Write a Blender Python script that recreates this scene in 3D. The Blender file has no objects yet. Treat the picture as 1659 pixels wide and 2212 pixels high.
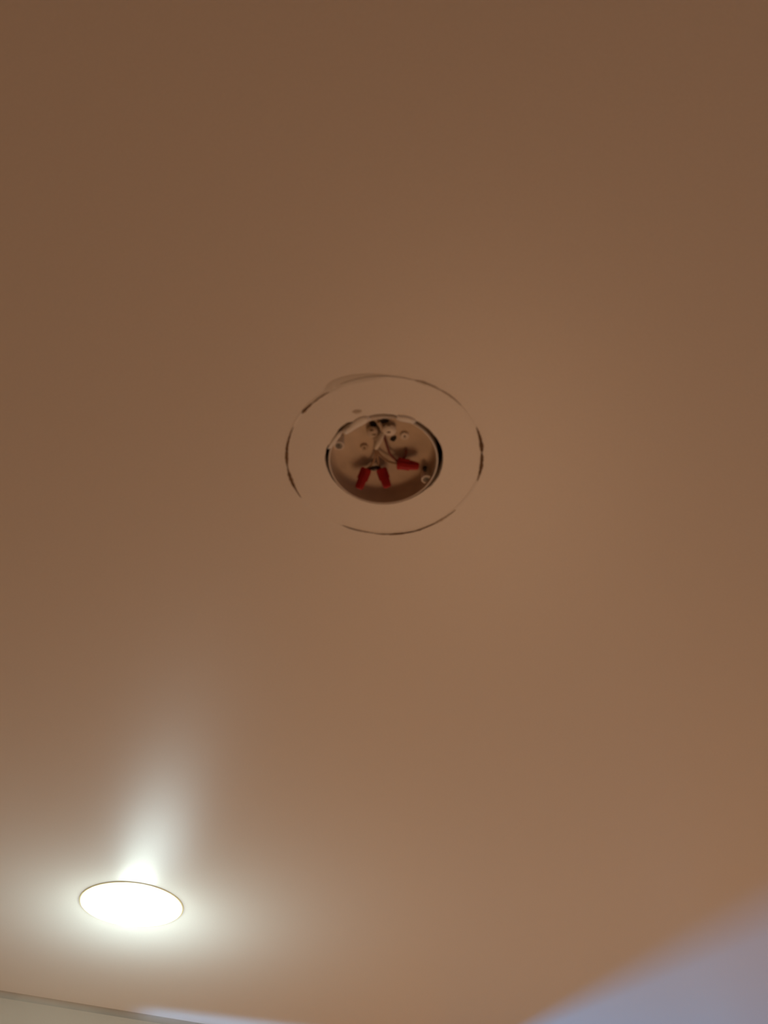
import bpy, bmesh, math, random
from mathutils import Vector, Matrix

random.seed(7)
C = bpy.context.scene
COL = C.collection
rad = math.radians

# ------------------------------------------------------------------ camera
CAM_Z = 1.80
CEIL = 2.42
F_PX, W_PX, H_PX = 1750.0, 1659.0, 2212.0
PITCH, ROLL = rad(49.4), rad(-0.1)
fw = Vector((0, math.cos(PITCH), math.sin(PITCH)))
up0 = Vector((0, -math.sin(PITCH), math.cos(PITCH)))
r0 = Vector((1, 0, 0))
cr, sr = math.cos(ROLL), math.sin(ROLL)
cam_r = r0 * cr + up0 * sr
cam_u = up0 * cr - r0 * sr
cam_d = bpy.data.cameras.new('camera')
cam = bpy.data.objects.new('camera', cam_d)
COL.objects.link(cam)
M = Matrix((cam_r, cam_u, -fw)).transposed().to_4x4()
M.translation = Vector((0, 0, CAM_Z))
cam.matrix_world = M
cam_d.sensor_fit = 'VERTICAL'
cam_d.sensor_height = 36.0
cam_d.lens = 36.0 * F_PX / H_PX
cam_d.clip_start = 0.01
cam_d.dof.use_dof = True
cam_d.dof.focus_distance = 2.2
cam_d.dof.aperture_fstop = 7.5
C.camera = cam

# ------------------------------------------------------------------ world, view
world = bpy.data.worlds.new('world')
C.world = world
world.use_nodes = True
world.node_tree.nodes['Background'].inputs[0].default_value = (0.02, 0.03, 0.05, 1)
world.node_tree.nodes['Background'].inputs[1].default_value = 1.0
C.view_settings.view_transform = 'Standard'
C.view_settings.look = 'None'
C.view_settings.gamma = 1.0
C.view_settings.use_curve_mapping = False
C.view_settings.exposure = 0.0
C.cycles.use_denoising = True
C.cycles.max_bounces = 8
C.cycles.diffuse_bounces = 6
C.cycles.sample_clamp_indirect = 4.0

# layout: the back wall stands askew to the camera
WU = Vector((0.890, 0.455, 0)).normalized()      # along the back wall
WN = Vector((0.455, -0.890, 0)).normalized()     # out of the wall into the room
W0 = Vector((-0.787, 1.823, 0))                  # a point of the wall line


def wp(s, n, z):
    p = W0 + WU * s + WN * n
    return Vector((p.x, p.y, z))


DL = Vector((-0.436, 1.4226, CEIL))              # downlight
BX = Vector((0.0, 0.4675, CEIL))                 # junction box


def lamp(name, kind, loc, energy, color, direction=None, **kw):
    d = bpy.data.lights.new(name, kind)
    d.energy = energy
    d.color = color
    for k, v in kw.items():
        setattr(d, k, v)
    o = bpy.data.objects.new(name, d)
    o.location = loc
    if direction is not None:
        o.rotation_euler = Vector(direction).to_track_quat('-Z', 'Y').to_euler()
    COL.objects.link(o)
    return o


# added warm fill low in the room, no lamp seen there
lamp('warm_fill_light', 'POINT', (0.37, 1.75, 0.62), 29.5, (1.0, 0.57, 0.300), shadow_soft_size=0.38)
# area light standing in for daylight beyond the doorway, no window built
_src = wp(0.983, 0, 0) - WN * 1.35
lamp('far_daylight', 'AREA', (_src.x - 0.02, _src.y, 1.25), 34, (0.0, 0.435, 1.0),
     direction=(0.55, -0.75, 0.45), shape='RECTANGLE', size=0.22, size_y=0.7)
# added cool light without a lamp, for the pale strip along the back wall
lamp('wall_strip_fill', 'AREA', wp(0.79, 0.082, CEIL - 0.42), 0.105, (0.25, 0.58, 1.0), shape='RECTANGLE', size=1.0, size_y=0.05, spread=rad(14))
bpy.data.objects['wall_strip_fill'].rotation_euler = (math.pi, 0, math.atan2(WU.y, WU.x) - rad(7.5))


# added point light below the downlight, widening its halo on the satin ceiling
lamp('downlight_halo_fill', 'POINT', DL + Vector((-0.005, 0.065, -0.17)), 1.60, (0.70, 0.90, 0.92), shadow_soft_size=0.06)


# ------------------------------------------------------------------ helpers
def mat(name, col, rough=0.6, metal=0.0, bump=0.0, bscale=200.0, var=0.0, vscale=20.0, emit=None, estr=0.0, spec=0.5):
    m = bpy.data.materials.new(name)
    m.use_nodes = True
    nt = m.node_tree
    b = nt.nodes['Principled BSDF']
    b.inputs['Base Color'].default_value = (*col, 1)
    b.inputs['Roughness'].default_value = rough
    b.inputs['Metallic'].default_value = metal
    b.inputs['Specular IOR Level'].default_value = spec
    tc = nt.nodes.new('ShaderNodeTexCoord')
    if var > 0:
        n = nt.nodes.new('ShaderNodeTexNoise')
        n.inputs['Scale'].default_value = vscale
        n.inputs['Detail'].default_value = 4
        nt.links.new(tc.outputs['Object'], n.inputs['Vector'])
        r = nt.nodes.new('ShaderNodeValToRGB')
        r.color_ramp.elements[0].position = 0.3
        r.color_ramp.elements[1].position = 0.7
        r.color_ramp.elements[0].color = (*[c * (1 - var) for c in col], 1)
        r.color_ramp.elements[1].color = (*[min(1, c * (1 + var)) for c in col], 1)
        nt.links.new(n.outputs['Fac'], r.inputs['Fac'])
        nt.links.new(r.outputs['Color'], b.inputs['Base Color'])
    if bump > 0:
        n = nt.nodes.new('ShaderNodeTexNoise')
        n.inputs['Scale'].default_value = bscale
        n.inputs['Detail'].default_value = 3
        nt.links.new(tc.outputs['Object'], n.inputs['Vector'])
        bp = nt.nodes.new('ShaderNodeBump')
        bp.inputs['Strength'].default_value = bump
        bp.inputs['Distance'].default_value = 0.001
        nt.links.new(n.outputs['Fac'], bp.inputs['Height'])
        nt.links.new(bp.outputs['Normal'], b.inputs['Normal'])
    if emit:
        b.inputs['Emission Color'].default_value = (*emit, 1)
        b.inputs['Emission Strength'].default_value = estr
    return m


M_CEIL = mat('ceiling_paint', (0.80, 0.77, 0.72), 0.42, bump=0.10, bscale=260, var=0.03, vscale=650.0, spec=0.6)
M_WALL = mat('wall_paint', (0.63, 0.56, 0.46), 0.85, bump=0.3, bscale=200, var=0.02, vscale=2.0, spec=0.15)
M_JOINT = mat('joint_filler_shade', (0.48, 0.44, 0.37), 0.9, var=0.12, vscale=9.0, spec=0.1)
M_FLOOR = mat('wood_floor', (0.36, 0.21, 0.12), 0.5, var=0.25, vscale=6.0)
M_CORE = mat('gypsum_core', (0.60, 0.55, 0.48), 0.95, bump=0.5, bscale=600, var=0.15, vscale=300)
M_DIRT = mat('dirt_line', (0.20, 0.13, 0.075), 0.95, var=0.3, vscale=350, spec=0.1)
M_DIRT_SHADE = mat('faint_dirt_and_shade', (0.58, 0.51, 0.42), 0.95, var=0.15, vscale=350, spec=0.1)
M_STAIN = mat('olive_scuff', (0.775, 0.74, 0.675), 0.9, spec=0.1)
M_BOX = mat('beige_plastic', (0.60, 0.49, 0.37), 0.6, bump=0.2, bscale=300, var=0.08, vscale=60)
M_RIM = mat('painted_rim', (0.80, 0.74, 0.66), 0.5, var=0.06, vscale=200)
M_POST = mat('grey_metal', (0.26, 0.25, 0.23), 0.55, metal=0.2, var=0.15, vscale=500)
M_HOLE = mat('dark_recess', (0.02, 0.014, 0.01), 0.9)
M_RED = mat('red_nylon', (0.40, 0.005, 0.002), 0.7, bump=0.15, bscale=900, var=0.12, vscale=200)
M_WWHITE = mat('white_sheath', (0.80, 0.74, 0.64), 0.5, var=0.06, vscale=150)
M_WBLACK = mat('black_sheath', (0.03, 0.022, 0.02), 0.4, var=0.2, vscale=150)
M_WRED = mat('dark_red_sheath', (0.20, 0.05, 0.03), 0.45, var=0.2, vscale=150)
M_WTAN = mat('tan_sheath', (0.36, 0.22, 0.12), 0.5, var=0.15, vscale=150)
M_TRIM = mat('cream_trim', (0.85, 0.76, 0.45), 0.4, var=0.02, vscale=50)
M_LENS = mat('lit_lens', (0.9, 0.9, 0.88), 0.4, emit=(1.0, 0.99, 0.93), estr=3.0)
M_BULB = mat('lit_bulb', (0.9, 0.9, 0.88), 0.4, emit=(0.84, 1.0, 0.90), estr=38.0)
M_CAB = mat('white_lacquer', (0.85, 0.85, 0.82), 0.6, bump=0.1, bscale=300, var=0.01, vscale=4)
M_MET = mat('brushed_metal', (0.6, 0.6, 0.6), 0.3, metal=1.0, var=0.05, vscale=80)
M_GLASS = mat('frosted_glass', (0.8, 0.85, 0.9), 0.3, var=0.01, vscale=10)


def obj(name, bm, m, parent=None, smooth=True, kind=None, label=None, cat=None, group=None, loc=None):
    me = bpy.data.meshes.new(name)
    bmesh.ops.recalc_face_normals(bm, faces=bm.faces[:])
    if loc is not None:
        bmesh.ops.translate(bm, verts=bm.verts[:], vec=-Vector(loc))
    bm.to_mesh(me)
    bm.free()
    me.materials.append(m)
    if smooth:
        for p in me.polygons:
            p.use_smooth = True
        if hasattr(me, 'set_sharp_from_angle'):
            me.set_sharp_from_angle(angle=rad(38))
    o = bpy.data.objects.new(name, me)
    COL.objects.link(o)
    if loc is not None:
        o.location = loc
    if parent is not None:
        o.parent = parent
        o.matrix_parent_inverse = parent.matrix_basis.inverted()
    for k, v in (('kind', kind), ('label', label), ('category', cat), ('group', group)):
        if v:
            o[k] = v
    return o


def thing(name, label, cat, loc, group=None):
    o = bpy.data.objects.new(name, None)
    COL.objects.link(o)
    o.location = loc
    o.empty_display_size = 0.02
    o['label'] = label
    o['category'] = cat
    if group:
        o['group'] = group
    return o


def add_box(bm, c, size, ax=None, bevel=0.0):
    ax = ax or (Vector((1, 0, 0)), Vector((0, 1, 0)), Vector((0, 0, 1)))
    vs = []
    for i in (-1, 1):
        for j in (-1, 1):
            for k in (-1, 1):
                vs.append(bm.verts.new(Vector(c) + ax[0] * (i * size[0] / 2) + ax[1] * (j * size[1] / 2) + ax[2] * (k * size[2] / 2)))
    fs = []
    for f in ((0, 1, 3, 2), (4, 6, 7, 5), (0, 4, 5, 1), (2, 3, 7, 6), (0, 2, 6, 4), (1, 5, 7, 3)):
        fs.append(bm.faces.new([vs[i] for i in f]))
    if bevel:
        es = list({e for f in fs for e in f.edges})
        bmesh.ops.bevel(bm, geom=es, offset=bevel, segments=2, affect='EDGES', profile=0.7)
    return bm


def add_lathe(bm, prof, origin, axis=Vector((0, 0, 1)), n=64, flute=None, close=False):
    """prof: list of (radius, height) along axis; radius 0 makes a pole."""
    axis = Vector(axis).normalized()
    a = axis.orthogonal().normalized()
    b = axis.cross(a)
    rings = []
    for r, h in prof:
        if r <= 1e-7:
            rings.append([bm.verts.new(Vector(origin) + axis * h)])
            continue
        ring = []
        for i in range(n):
            t = 2 * math.pi * i / n
            rr = r * (1 + (flute(t, h) if flute else 0))
            ring.append(bm.verts.new(Vector(origin) + axis * h + (a * math.cos(t) + b * math.sin(t)) * rr))
        rings.append(ring)
    pairs = list(zip(rings, rings[1:]))
    if close:
        pairs.append((rings[-1], rings[0]))
    for p, q in pairs:
        for i in range(n):
            j = (i + 1) % n
            if len(p) == 1 and len(q) == 1:
                continue
            if len(p) == 1:
                bm.faces.new((p[0], q[i], q[j]))
            elif len(q) == 1:
                bm.faces.new((p[i], q[0], p[j]))
            else:
                bm.faces.new((p[i], q[i], q[j], p[j]))
    return bm


def catmull(pts, k=8):
    P = [pts[0]] + list(pts) + [pts[-1]]
    out = []
    for i in range(1, len(P) - 2):
        for s in range(k):
            t = s / k
            p0, p1, p2, p3 = P[i - 1], P[i], P[i + 1], P[i + 2]
            out.append(0.5 * ((2 * p1) + (p2 - p0) * t + (2 * p0 - 5 * p1 + 4 * p2 - p3) * t * t + (3 * p1 - p0 - 3 * p2 + p3) * t ** 3))
    out.append(P[-2])
    return out


def add_tube(bm, pts, r, n=12, caps=True, k=8):
    path = catmull([Vector(p) for p in pts], k)
    rr = r if callable(r) else (lambda t: r)
    prev = None
    rings = []
    ref = None
    for i, p in enumerate(path):
        t = (path[min(i + 1, len(path) - 1)] - path[max(i - 1, 0)]).normalized()
        if ref is None:
            ref = t.orthogonal().normalized()
        ref = (ref - t * ref.dot(t)).normalized()
        b = t.cross(ref)
        q = rr(i / (len(path) - 1))
        rings.append([bm.verts.new(p + (ref * math.cos(2 * math.pi * j / n) + b * math.sin(2 * math.pi * j / n)) * q) for j in range(n)])
    for a, b in zip(rings, rings[1:]):
        for i in range(n):
            j = (i + 1) % n
            bm.faces.new((a[i], b[i], b[j], a[j]))
    if caps:
        bm.faces.new(rings[0])
        bm.faces.new(rings[-1])
    return bm


def on_plane(x, y, z):
    """the place on the horizontal plane at height z that the photograph shows at pixel x, y"""
    d = cam_r * ((x - W_PX / 2) / F_PX) + cam_u * (-(y - H_PX / 2) / F_PX) + fw
    return Vector((0, 0, CAM_Z)) + d * ((z - CAM_Z) / d.z)


def interp(tab, a):
    a %= 360
    T = sorted(tab)
    T = [(T[-1][0] - 360, T[-1][1])] + T + [(T[0][0] + 360, T[0][1])]
    for (a0, v0), (a1, v1) in zip(T, T[1:]):
        if a0 <= a <= a1:
            t = (a - a0) / (a1 - a0)
            t = t * t * (3 - 2 * t)
            return v0 + (v1 - v0) * t


# ------------------------------------------------------------------ setting: ceiling with its two cut-outs
HOLE = [(0, .0566), (17, .0564), (30, .0556), (42, .0541), (58, .0536), (84, .0538), (107, .0538), (130, .0536), (145, .0540), (161, .0550),
        (185, .0563), (198, .0562), (204, .0546), (215, .0548), (224, .0560), (232, .0560), (238, .0538), (250, .0533), (264, .0542),
        (272, .0540), (279, .0540), (284, .0532), (296, .0534), (300, .0554), (321, .0558), (342, .0567)]
XMIN, XMAX, YMIN, YMAX = -2.6, 2.4, -2.2, 4.6
bm = bmesh.new()


def loop(pts):
    vs = [bm.verts.new(p) for p in pts]
    return [bm.edges.new((vs[i], vs[(i + 1) % len(vs)])) for i in range(len(vs))]


E_ = loop([(XMIN, YMIN, CEIL), (XMAX, YMIN, CEIL), (XMAX, YMAX, CEIL), (XMIN, YMAX, CEIL)])
hp = []
for i in range(180):
    a = i * 2
    r = interp(HOLE, a) + random.uniform(-1, 1) * 0.00018
    hp.append(BX + Vector((math.cos(rad(a)) * r, math.sin(rad(a)) * r, 0)))
EH = loop(hp)
ED = loop([DL + Vector((math.cos(rad(a)) * .080, math.sin(rad(a)) * .080, 0)) for a in range(0, 360, 4)])
bmesh.ops.triangle_fill(bm, use_beauty=True, use_dissolve=False, edges=E_ + EH + ED)
for ed in (EH, ED):
    res = bmesh.ops.extrude_edge_only(bm, edges=ed)
    bmesh.ops.translate(bm, verts=[v for v in res['geom'] if isinstance(v, bmesh.types.BMVert)], vec=(0, 0, 0.0127))
ceiling = obj('ceiling', bm, M_CEIL, kind='structure', smooth=False)

# added lid and rim boards over the plenum keep the void above the ceiling dark
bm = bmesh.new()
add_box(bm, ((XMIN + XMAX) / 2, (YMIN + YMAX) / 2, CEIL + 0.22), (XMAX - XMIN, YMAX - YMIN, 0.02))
obj('trim_1', bm, M_FLOOR, kind='structure', smooth=False, label='added unseen lid keeping the ceiling void dark')
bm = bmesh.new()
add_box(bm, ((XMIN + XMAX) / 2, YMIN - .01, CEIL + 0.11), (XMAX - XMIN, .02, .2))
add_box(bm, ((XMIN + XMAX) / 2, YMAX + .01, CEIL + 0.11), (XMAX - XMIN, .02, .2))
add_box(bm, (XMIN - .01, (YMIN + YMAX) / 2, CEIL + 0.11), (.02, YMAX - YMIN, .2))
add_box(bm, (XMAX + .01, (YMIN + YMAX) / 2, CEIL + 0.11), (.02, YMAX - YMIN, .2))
obj('trim_2', bm, M_FLOOR, kind='structure', smooth=False, label='added unseen rim boards keeping the ceiling void dark')

bm = bmesh.new()
add_box(bm, ((XMIN + XMAX) / 2, (YMIN + YMAX) / 2, -0.01), (XMAX - XMIN, YMAX - YMIN, 0.02))
obj('floor', bm, M_FLOOR, kind='structure', smooth=False)
H2 = CEIL / 2
for nm, c, s in (('wall_left', (XMIN - .05, (YMIN + YMAX) / 2, H2), (.1, YMAX - YMIN, CEIL)),
                 ('wall_right', (XMAX + .05, (YMIN + YMAX) / 2, H2), (.1, YMAX - YMIN, CEIL)),
                 ('wall_behind', ((XMIN + XMAX) / 2, YMIN - .05, H2), (XMAX - XMIN, .1, CEIL)),
                 ('wall_far', ((XMIN + XMAX) / 2, YMAX + .05, H2), (XMAX - XMIN, .1, CEIL))):
    bm = bmesh.new()
    add_box(bm, c, s)
    obj(nm, bm, M_WALL, kind='structure', smooth=False)
# back wall (askew), left run, doorway without header, right run
WAX = (WU, -WN, Vector((0, 0, 1)))
S_JAMB = 1.050
bm = bmesh.new()
sL = (XMIN - W0.x) / WU.x
add_box(bm, wp((sL + S_JAMB) / 2, -0.05, H2), (S_JAMB - sL, 0.10, CEIL), WAX)
obj('wall_back', bm, M_WALL, kind='structure', smooth=False)
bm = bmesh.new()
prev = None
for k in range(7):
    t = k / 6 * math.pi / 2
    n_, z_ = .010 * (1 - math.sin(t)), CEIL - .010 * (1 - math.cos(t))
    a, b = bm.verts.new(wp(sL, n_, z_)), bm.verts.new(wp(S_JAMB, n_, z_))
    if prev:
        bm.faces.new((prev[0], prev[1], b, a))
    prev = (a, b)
obj('trim_3', bm, M_JOINT, kind='structure')  # cove strip darkened to paint in the shadow line of the wall joint
bm = bmesh.new()
sR = (XMAX - W0.x) / WU.x
add_box(bm, wp((2.05 + sR) / 2, -0.05, H2), (sR - 2.05, 0.10, CEIL), WAX)
obj('wall_back_right', bm, M_WALL, kind='structure', smooth=False)

# ------------------------------------------------------------------ marks left on the ceiling by the old fitting


def arc_mark(name, a0, a1, r0, r1, wmax, m, peak=0.5, thick=0.0003, jitter=0.25, drop=0.0):
    bm = bmesh.new()
    n = max(10, int(abs(a1 - a0) / 1.2))
    rows = []
    for i in range(n + 1):
        t = i / n
        a = rad(a0 + (a1 - a0) * t)
        u = t / peak if t < peak else (1 - t) / (1 - peak)
        w = wmax * (max(0.0, u) ** 0.6) * (1 + random.uniform(-jitter, jitter)) + 0.00004
        r = r0 + (r1 - r0) * t + random.uniform(-1, 1) * 0.00015
        row = []
        for dr, dz in ((-w / 2, 0.00002), (-w / 4, -thick), (w / 4, -thick), (w / 2, 0.00002)):
            row.append(bm.verts.new(BX + Vector((math.cos(a) * (r + dr), math.sin(a) * (r + dr), dz - drop))))
        rows.append(row)
    for p, q in zip(rows, rows[1:]):
        for k in range(3):
            bm.faces.new((p[k], q[k], q[k + 1], p[k + 1]))
    return obj(name, bm, m, ceiling)


ring_bm = bmesh.new()
n = 240
rows = []
for i in range(n):
    a = 2 * math.pi * i / n
    rj = 0.0932 + 0.0004 * math.sin(3 * a + 1) + 0.0003 * math.sin(7 * a)
    hgt = 0.00016 + 0.00005 * math.sin(5 * a) + random.uniform(-1, 1) * 0.00004
    rows.append([ring_bm.verts.new(BX + Vector((math.cos(a) * (rj + dr), math.sin(a) * (rj + dr), 0.00003 if k in (0, 3) else -hgt)))
                 for k, dr in enumerate((-0.0016, -0.0007, 0.0007, 0.0016))])
for i in range(n):
    p, q = rows[i], rows[(i + 1) % n]
    for k in range(3):
        ring_bm.faces.new((p[k], q[k], q[k + 1], p[k + 1]))
obj('paint_ridge', ring_bm, M_CEIL, ceiling, label='faint round paint ridge left by the old fixture')

D = 0.0004
for a0, a1, q0, q1, w, m, pk in (
        (151, 176, .0936, .0928, 0.0032, M_DIRT, .7),
        (174, 206, .0928, .0926, 0.0028, M_DIRT, .25),
        (216, 226, .0926, .0923, .0030, M_DIRT, .3),
        (225, 238, .0922, .0920, .0016, M_DIRT, .3),
        (246, 286, .0940, .0934, .0012, M_STAIN, .5),
        (287, 302, .0936, .0943, .0024, M_DIRT_SHADE, .3),
        (302, 318, .0943, .0945, .0014, M_DIRT_SHADE, .4),
        (335, 354, .0942, .0935, 0.0037, M_DIRT, .75),
        (353, 375, .0933, .0942, 0.0037, M_DIRT, .25),
        (40, 66, .0944, .0950, .0024, M_DIRT_SHADE, .5),
        (56, 74, .0942, .0956, .0020, M_DIRT, .6),
        (70, 96, .0953, .0935, .0024, M_DIRT, .35),
        (94, 118, .0932, .0921, .0020, M_DIRT_SHADE, .5),
        (104, 116, .0930, .0921, .0012, M_DIRT, .5)):
    arc_mark('dirt_mark', a0, a1, q0, q1, w, m, pk, drop=D)


def blob(name, pts, z, thick, m, parent, label=None, flat=True):
    """a soft edged daub on a horizontal plane: outline points, domed downwards"""
    bm = bmesh.new()
    c = sum((Vector(p) for p in pts), Vector()) / len(pts)
    loopp = catmull([Vector(p) for p in pts] + [Vector(pts[0])], 5)[:-1]
    rings = []
    for s, dz in ((1.0, 0.0001), (0.93, -thick * .6), (0.7, -thick), (0.35, -thick * 1.1)):
        rings.append([bm.verts.new(Vector((c.x + (p.x - c.x) * s, c.y + (p.y - c.y) * s, z + dz))) for p in loopp])
    for p, q in zip(rings, rings[1:]):
        for i in range(len(p)):
            j = (i + 1) % len(p)
            bm.faces.new((p[i], q[i], q[j], p[j]))
    bm.faces.new(rings[-1])
    return obj(name, bm, m, parent, label=label)


def pp(lst, z):
    return [on_plane(x, y, z) for x, y in lst]


# filler daubs round the near edge of the opening and the painted lump shade and olive smear above it
blob('filler_daub', pp([(752, 922), (770, 905), (792, 898), (800, 905), (790, 914), (768, 926), (748, 938), (744, 930)], CEIL), CEIL, 0.0012, M_CEIL, ceiling,
     'lump of dried filler at the upper left edge of the opening')
blob('filler_daub', pp([(858, 897), (880, 899), (898, 907), (894, 914), (870, 910), (856, 905)], CEIL), CEIL, 0.0012, M_CEIL, ceiling)
blob('filler_daub', pp([(716, 952), (733, 932), (740, 934), (728, 952), (714, 968), (708, 968)], CEIL), CEIL, 0.0010, M_CEIL, ceiling)
blob('scuff_shade_mark', pp([(760, 890), (768, 885), (782, 887), (778, 892), (768, 894)], CEIL), CEIL, 0.0003, M_DIRT_SHADE, ceiling)  # dark daub paints in the shading of a filler lump

blob('scuff_shade_mark', pp([(698, 856), (703, 832), (735, 814), (790, 806), (845, 811), (800, 822), (752, 832), (722, 846)], CEIL), CEIL, 0.0002, M_STAIN, ceiling,
     'faint olive smear on the old paint ring')

# ------------------------------------------------------------------ junction box
RIM_Z = CEIL + 0.0012
BACK = 0.0140
BC = Vector((BX.x - .0006, BX.y + .0011, RIM_Z))
jb = thing('junction_box', 'open round beige junction box recessed in the ceiling, holding red wire connectors', 'junction box', BC)
bm = bmesh.new()
add_lathe(bm, [(.0524, 0.0), (.0524, BACK + .002), (0, BACK + .002)], BC, n=96)
add_lathe(bm, [(.0510, 0.0), (.0505, BACK - .006), (.0490, BACK - .002), (.0460, BACK), (0, BACK)], BC, n=96)
obj('box_shell', bm, M_BOX, jb)
bm = bmesh.new()
add_lathe(bm, [(.0510, 0.0006), (.0510, -0.0004), (.0514, -0.0008), (.0523, -0.0006), (.0527, 0.0), (.0527, .0008)], BC, n=96, close=True)
obj('box_rim', bm, M_RIM, jb)
ZB = RIM_Z + BACK


def plane_pt(x, y, dz):
    return on_plane(x, y, RIM_Z + dz)


# two ear bosses with their screw sockets
for (x, y) in ((732, 963), (921, 1036)):
    c = plane_pt(x, y, 0.0015)
    bm = bmesh.new()
    add_lathe(bm, [(.0034, 0.004), (.0034, 0.0004), (.0037, 0), (.0047, 0), (.0050, 0.0006), (.0050, .008), (.0046, .0135)], c, n=28)
    boss = obj('screw_boss', bm, M_RIM, jb, label='raised round screw ear')
    bm = bmesh.new()
    add_lathe(bm, [(.0034, .0014), (.0024, .0010), (.0012, .0009), (.0010, .0022), (0, .0022)], c, n=20)
    obj('screw_socket', bm, M_POST, boss, label='grey metal screw socket')
# small round mounting bosses on the back plate
for (x, y, r) in ((874, 942, .0042), (787, 967, .0037)):
    c = plane_pt(x, y, BACK - .0015)
    bm = bmesh.new()
    add_lathe(bm, [(0, .0002), (.0008, .0002), (.0010, -.0002), (r * .75, -.0009), (r, -.0002), (r, .0016)], c, n=24)
    b = obj('mounting_boss', bm, M_RIM if r > .004 else M_BOX, jb)
    bm = bmesh.new()
    add_lathe(bm, [(0, -.0009), (.0009, -.0008), (.0011, .0001)], c, n=12)
    obj('nail_head', bm, M_DIRT, b)
# open knockouts (dark holes) in the back plate and beside the right ear
for pts, dz in (([(797, 913), (806, 909), (813, 913), (813, 921), (803, 922)], BACK - .0003),
                ([(820, 908), (829, 904), (840, 907), (838, 913), (823, 914)], BACK - .0003),
                ([(814, 918), (820, 915), (824, 922), (820, 928), (815, 924)], BACK - .0004),
                ([(842, 950), (846, 944), (855, 942), (856, 948), (850, 954)], BACK - .0004),
                ([(918, 1015)], .0100)):
    c = [plane_pt(x, y, dz) for x, y in pts]
    if dz < 0.011:
        bm = bmesh.new()
        cc = plane_pt(918, 1015, .006)
        add_lathe(bm, [(0, -.0002), (.0019, -.0002), (.0022, .0003), (.0022, .004)], cc, n=16)
        obj('screw_hole', bm, M_HOLE, jb, label='dark threaded screw hole')
    else:
        blob('knockout', c, c[0].z, 0.0001, M_HOLE, jb)
# two cable clamps: round shouldered bodies with slits
for ctr, wv, hv, slits in (((841, 929), 16, 12, ((840, 919), (840, 934))), ((804, 933), 12, 12, ((803, 930), (808, 939)))):
    x, y = ctr
    pts = [(x + wv * math.cos(t), y + hv * math.sin(t) * .95) for t in [k * math.pi / 5 for k in range(10)]]
    c = [plane_pt(a, b, BACK - .004) for a, b in pts]
    cl = blob('cable_clamp', c, c[0].z, .0024, M_RIM if x > 820 else M_BOX, jb)
    bm = bmesh.new()
    cc = sum(c, Vector()) / len(c)
    add_box(bm, cc + Vector((0, 0, .0022)), (.009, .006, .0042))
    obj('clamp_foot', bm, M_BOX, cl, smooth=False)
    for (a, b) in slits:
        p = plane_pt(a, b, BACK - .0068)
        bm = bmesh.new()
        add_box(bm, p, (.0034, .0011, .0010), bevel=.0003)
        obj('clamp_slit', bm, M_DIRT, cl)
# painted strap of the near rim
bm = bmesh.new()
rows = []
for i in range(31):
    t = i / 30
    a = rad(222 + (289 - 222) * t)
    ww = .0030 * (0.55 + 0.45 * math.sin(math.pi * min(1, t * 1.15)))
    r_out = .0520
    rows.append([bm.verts.new(BC + Vector((math.cos(a) * rr, math.sin(a) * rr, zz))) for rr, zz in
                 ((r_out, -.0006), (r_out - ww * .5, -.0012), (r_out - ww, -.0004), (r_out - ww, .0030))])
for p, q in zip(rows, rows[1:]):
    for k in range(3):
        bm.faces.new((p[k], q[k], q[k + 1], p[k + 1]))
obj('painted_lip', bm, M_RIM, jb, label='pale paint-coated lip along the near side of the rim')

# ------------------------------------------------------------------ wires (each its own thing)


def wire(name, label, cat, pts, r, m, group=None):
    P = [plane_pt(x, y, dz * 0.44) for x, y, dz in pts]
    bm = bmesh.new()
    loc = P[0]
    add_tube(bm, P, r, n=12)
    return obj(name, bm, m, None, label=label, cat=cat, group=group, loc=loc)


wire('electrical_wire', 'short thick pale wire stub hanging from the cable clamps in the junction box', 'wire',
     [(826, 936, .024), (822, 946, .018), (817, 957, .014), (811, 969, .013)], lambda t: .0017 + .0011 * math.sin(math.pi * min(1, .15 + t * .8)), M_WWHITE)
wire('electrical_wire', 'long dark red wire curving down to the connector that points right', 'wire',
     [(829, 938, .026), (832, 950, .023), (837, 966, .020), (843, 981, .018), (851, 990, .016), (861, 999, .016)], .00125, M_WRED)
wire('electrical_wire', 'short upright dark red wire rising from the connector that points right', 'wire',
     [(877, 971, .0285), (877, 977, .024), (874, 986, .019), (867, 994, .016), (861, 1000, .015)], .0013, M_WRED)
wire('electrical_wire', 'thin tan wire looping low into the left end of the right-pointing connector', 'wire',
     [(812, 968, .022), (819, 980, .019), (829, 990, .018), (842, 998, .017), (860, 1002, .016)], .0010, M_WTAN)
wire('electrical_wire', 'thin tan wire running down to the lower left red connector', 'wire',
     [(811, 962, .024), (811, 978, .021), (808, 994, .019), (801, 1006, .018), (792, 1013, .018)], .0010, M_WTAN)
wire('electrical_wire', 'thin tan wire running down to the middle red connector', 'wire',
     [(814, 964, .022), (815, 980, .019), (817, 996, .018), (820, 1007, .018), (823, 1013, .018)], .0010, M_WTAN)
wire('electrical_wire', 'bent black wire bridging the mouths of the two lower red connectors', 'wire',
     [(796, 1014, .018), (802, 1011, .0175), (808, 1012, .0165), (814, 1010, .0175), (821, 1013, .018)], lambda t: .0013 + .0010 * math.sin(math.pi * t), M_WBLACK)
wire('electrical_cable', 'painted white cable sheath entering at the top of the junction box', 'cable',
     [(818, 913, .028), (822, 920, .026), (826, 928, .025), (832, 937, .024)], .0019, M_BOX)

# ------------------------------------------------------------------ red wire nuts


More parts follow.
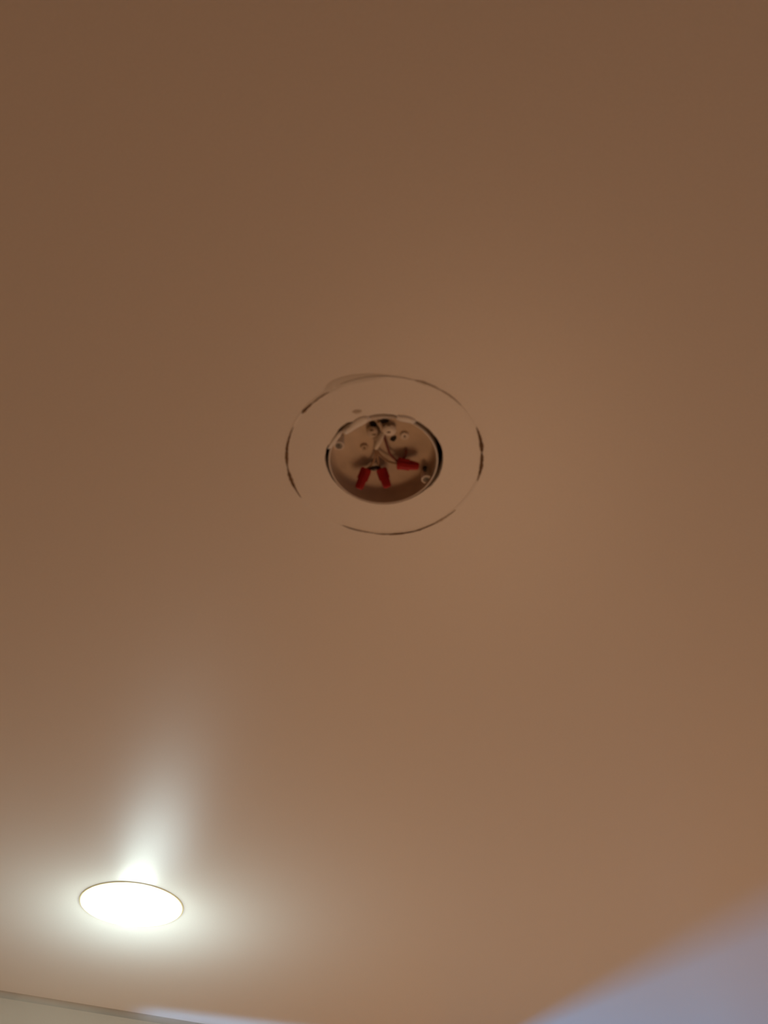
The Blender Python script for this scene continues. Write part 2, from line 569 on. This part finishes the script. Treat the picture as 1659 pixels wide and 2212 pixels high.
def wire_nut(label, base, tip, r0, r1):
    A = plane_pt(*base)
    B = plane_pt(*tip)
    ax = (B - A)
    L = ax.length
    root = thing('wire_nut', label, 'wire nut', A, group='red wire nuts in the junction box')
    fl = lambda t, h: 0.05 * math.cos(10 * t)
    bm = bmesh.new()
    add_lathe(bm, [(r0 * .72, L * .16), (r0 * .74, L * .02), (r0 * 1.0, L * .02), (r0 * 1.0, L * .10), (r0 * .96, L * .14), (r0 + (r1 - r0) * .35, L * .42),
                   (r0 + (r1 - r0) * .75, L * .78), (r1, L * .93), (r1 * .82, L * .99), (r1 * .5, L * 1.005), (0, L * 1.005)], A, ax, n=60,
              flute=lambda t, h: 0.055 * math.cos(10 * t) if L * .15 < h < L * .95 else 0.0)
    cap = obj('cap', bm, M_RED, root)
    bm = bmesh.new()
    add_lathe(bm, [(r0 * .9, -L * .02), (r0 * 1.07, 0), (r0 * 1.09, L * .06), (r0 * 1.03, L * .12), (r0 * .9, L * .10)], A, ax, n=40, close=True)
    obj('skirt', bm, M_RED, root)
    axn = ax.normalized()
    side = axn.cross(Vector((0, 0, 1))).normalized()
    third = axn.cross(side)
    for s in (-1, 1):
        bm = bmesh.new()
        add_box(bm, A + axn * (L * .30) + side * (s * r0 * .98), (L * .50, r0 * .30, r0 * .45), (axn, side, third), bevel=r0 * .1)
        obj('wing', bm, M_RED, root)
    bm = bmesh.new()
    add_lathe(bm, [(0, L * .13), (r0 * .72, L * .13), (r0 * .74, L * .15)], A, ax, n=24)
    obj('socket', bm, M_HOLE, root)
    return root


wire_nut('red wire connector hanging lowest left, tip leaning to the lower left', (791.5, 1013, .0070), (774.5, 1056, -.0060), .0048, .0040)
wire_nut('red wire connector in the middle, tip leaning slightly right', (823.5, 1013, .0070), (837.5, 1053, -.0055), .0048, .0040)
wire_nut('red wire connector on the right, lying sideways with its tip pointing right', (860, 1001, .0062), (905, 1007.5, .0015), .0056, .0036)

# ------------------------------------------------------------------ lit downlight
dl = thing('recessed_downlight', 'lit round recessed downlight with a thin cream trim, lower left', 'downlight', DL)
bm = bmesh.new()
add_lathe(bm, [(.0790, .0100), (.0790, -.0006), (.0830, -.0010), (.0862, -.0012), (.0880, -.0009), (.0885, -.0001), (.0885, .0004), (.0800, .0004)], DL, n=96)
obj('trim_ring', bm, M_TRIM, dl)
bm = bmesh.new()
add_lathe(bm, [(.0856, -.0013), (.0835, -.0018), (.0700, -.0024), (.0450, -.0030), (.0200, -.0040), (0, -.0040)], DL, n=96)
obj('reflector', bm, M_LENS, dl, label='white glowing reflector disc')
bm = bmesh.new()
add_lathe(bm, [(.0300, -.003)] + [(.0335 * math.cos(rad(t)), -.0080 - .0250 * math.sin(rad(t))) for t in range(0, 90, 9)] + [(0, -.0330)], DL, n=48)
obj('bulb', bm, M_BULB, dl, label='blazing white domed bulb')
bm = bmesh.new()
add_lathe(bm, [(.0780, .0100), (.0780, .09), (0, .09)], DL, n=64)
obj('housing', bm, M_MET, dl)
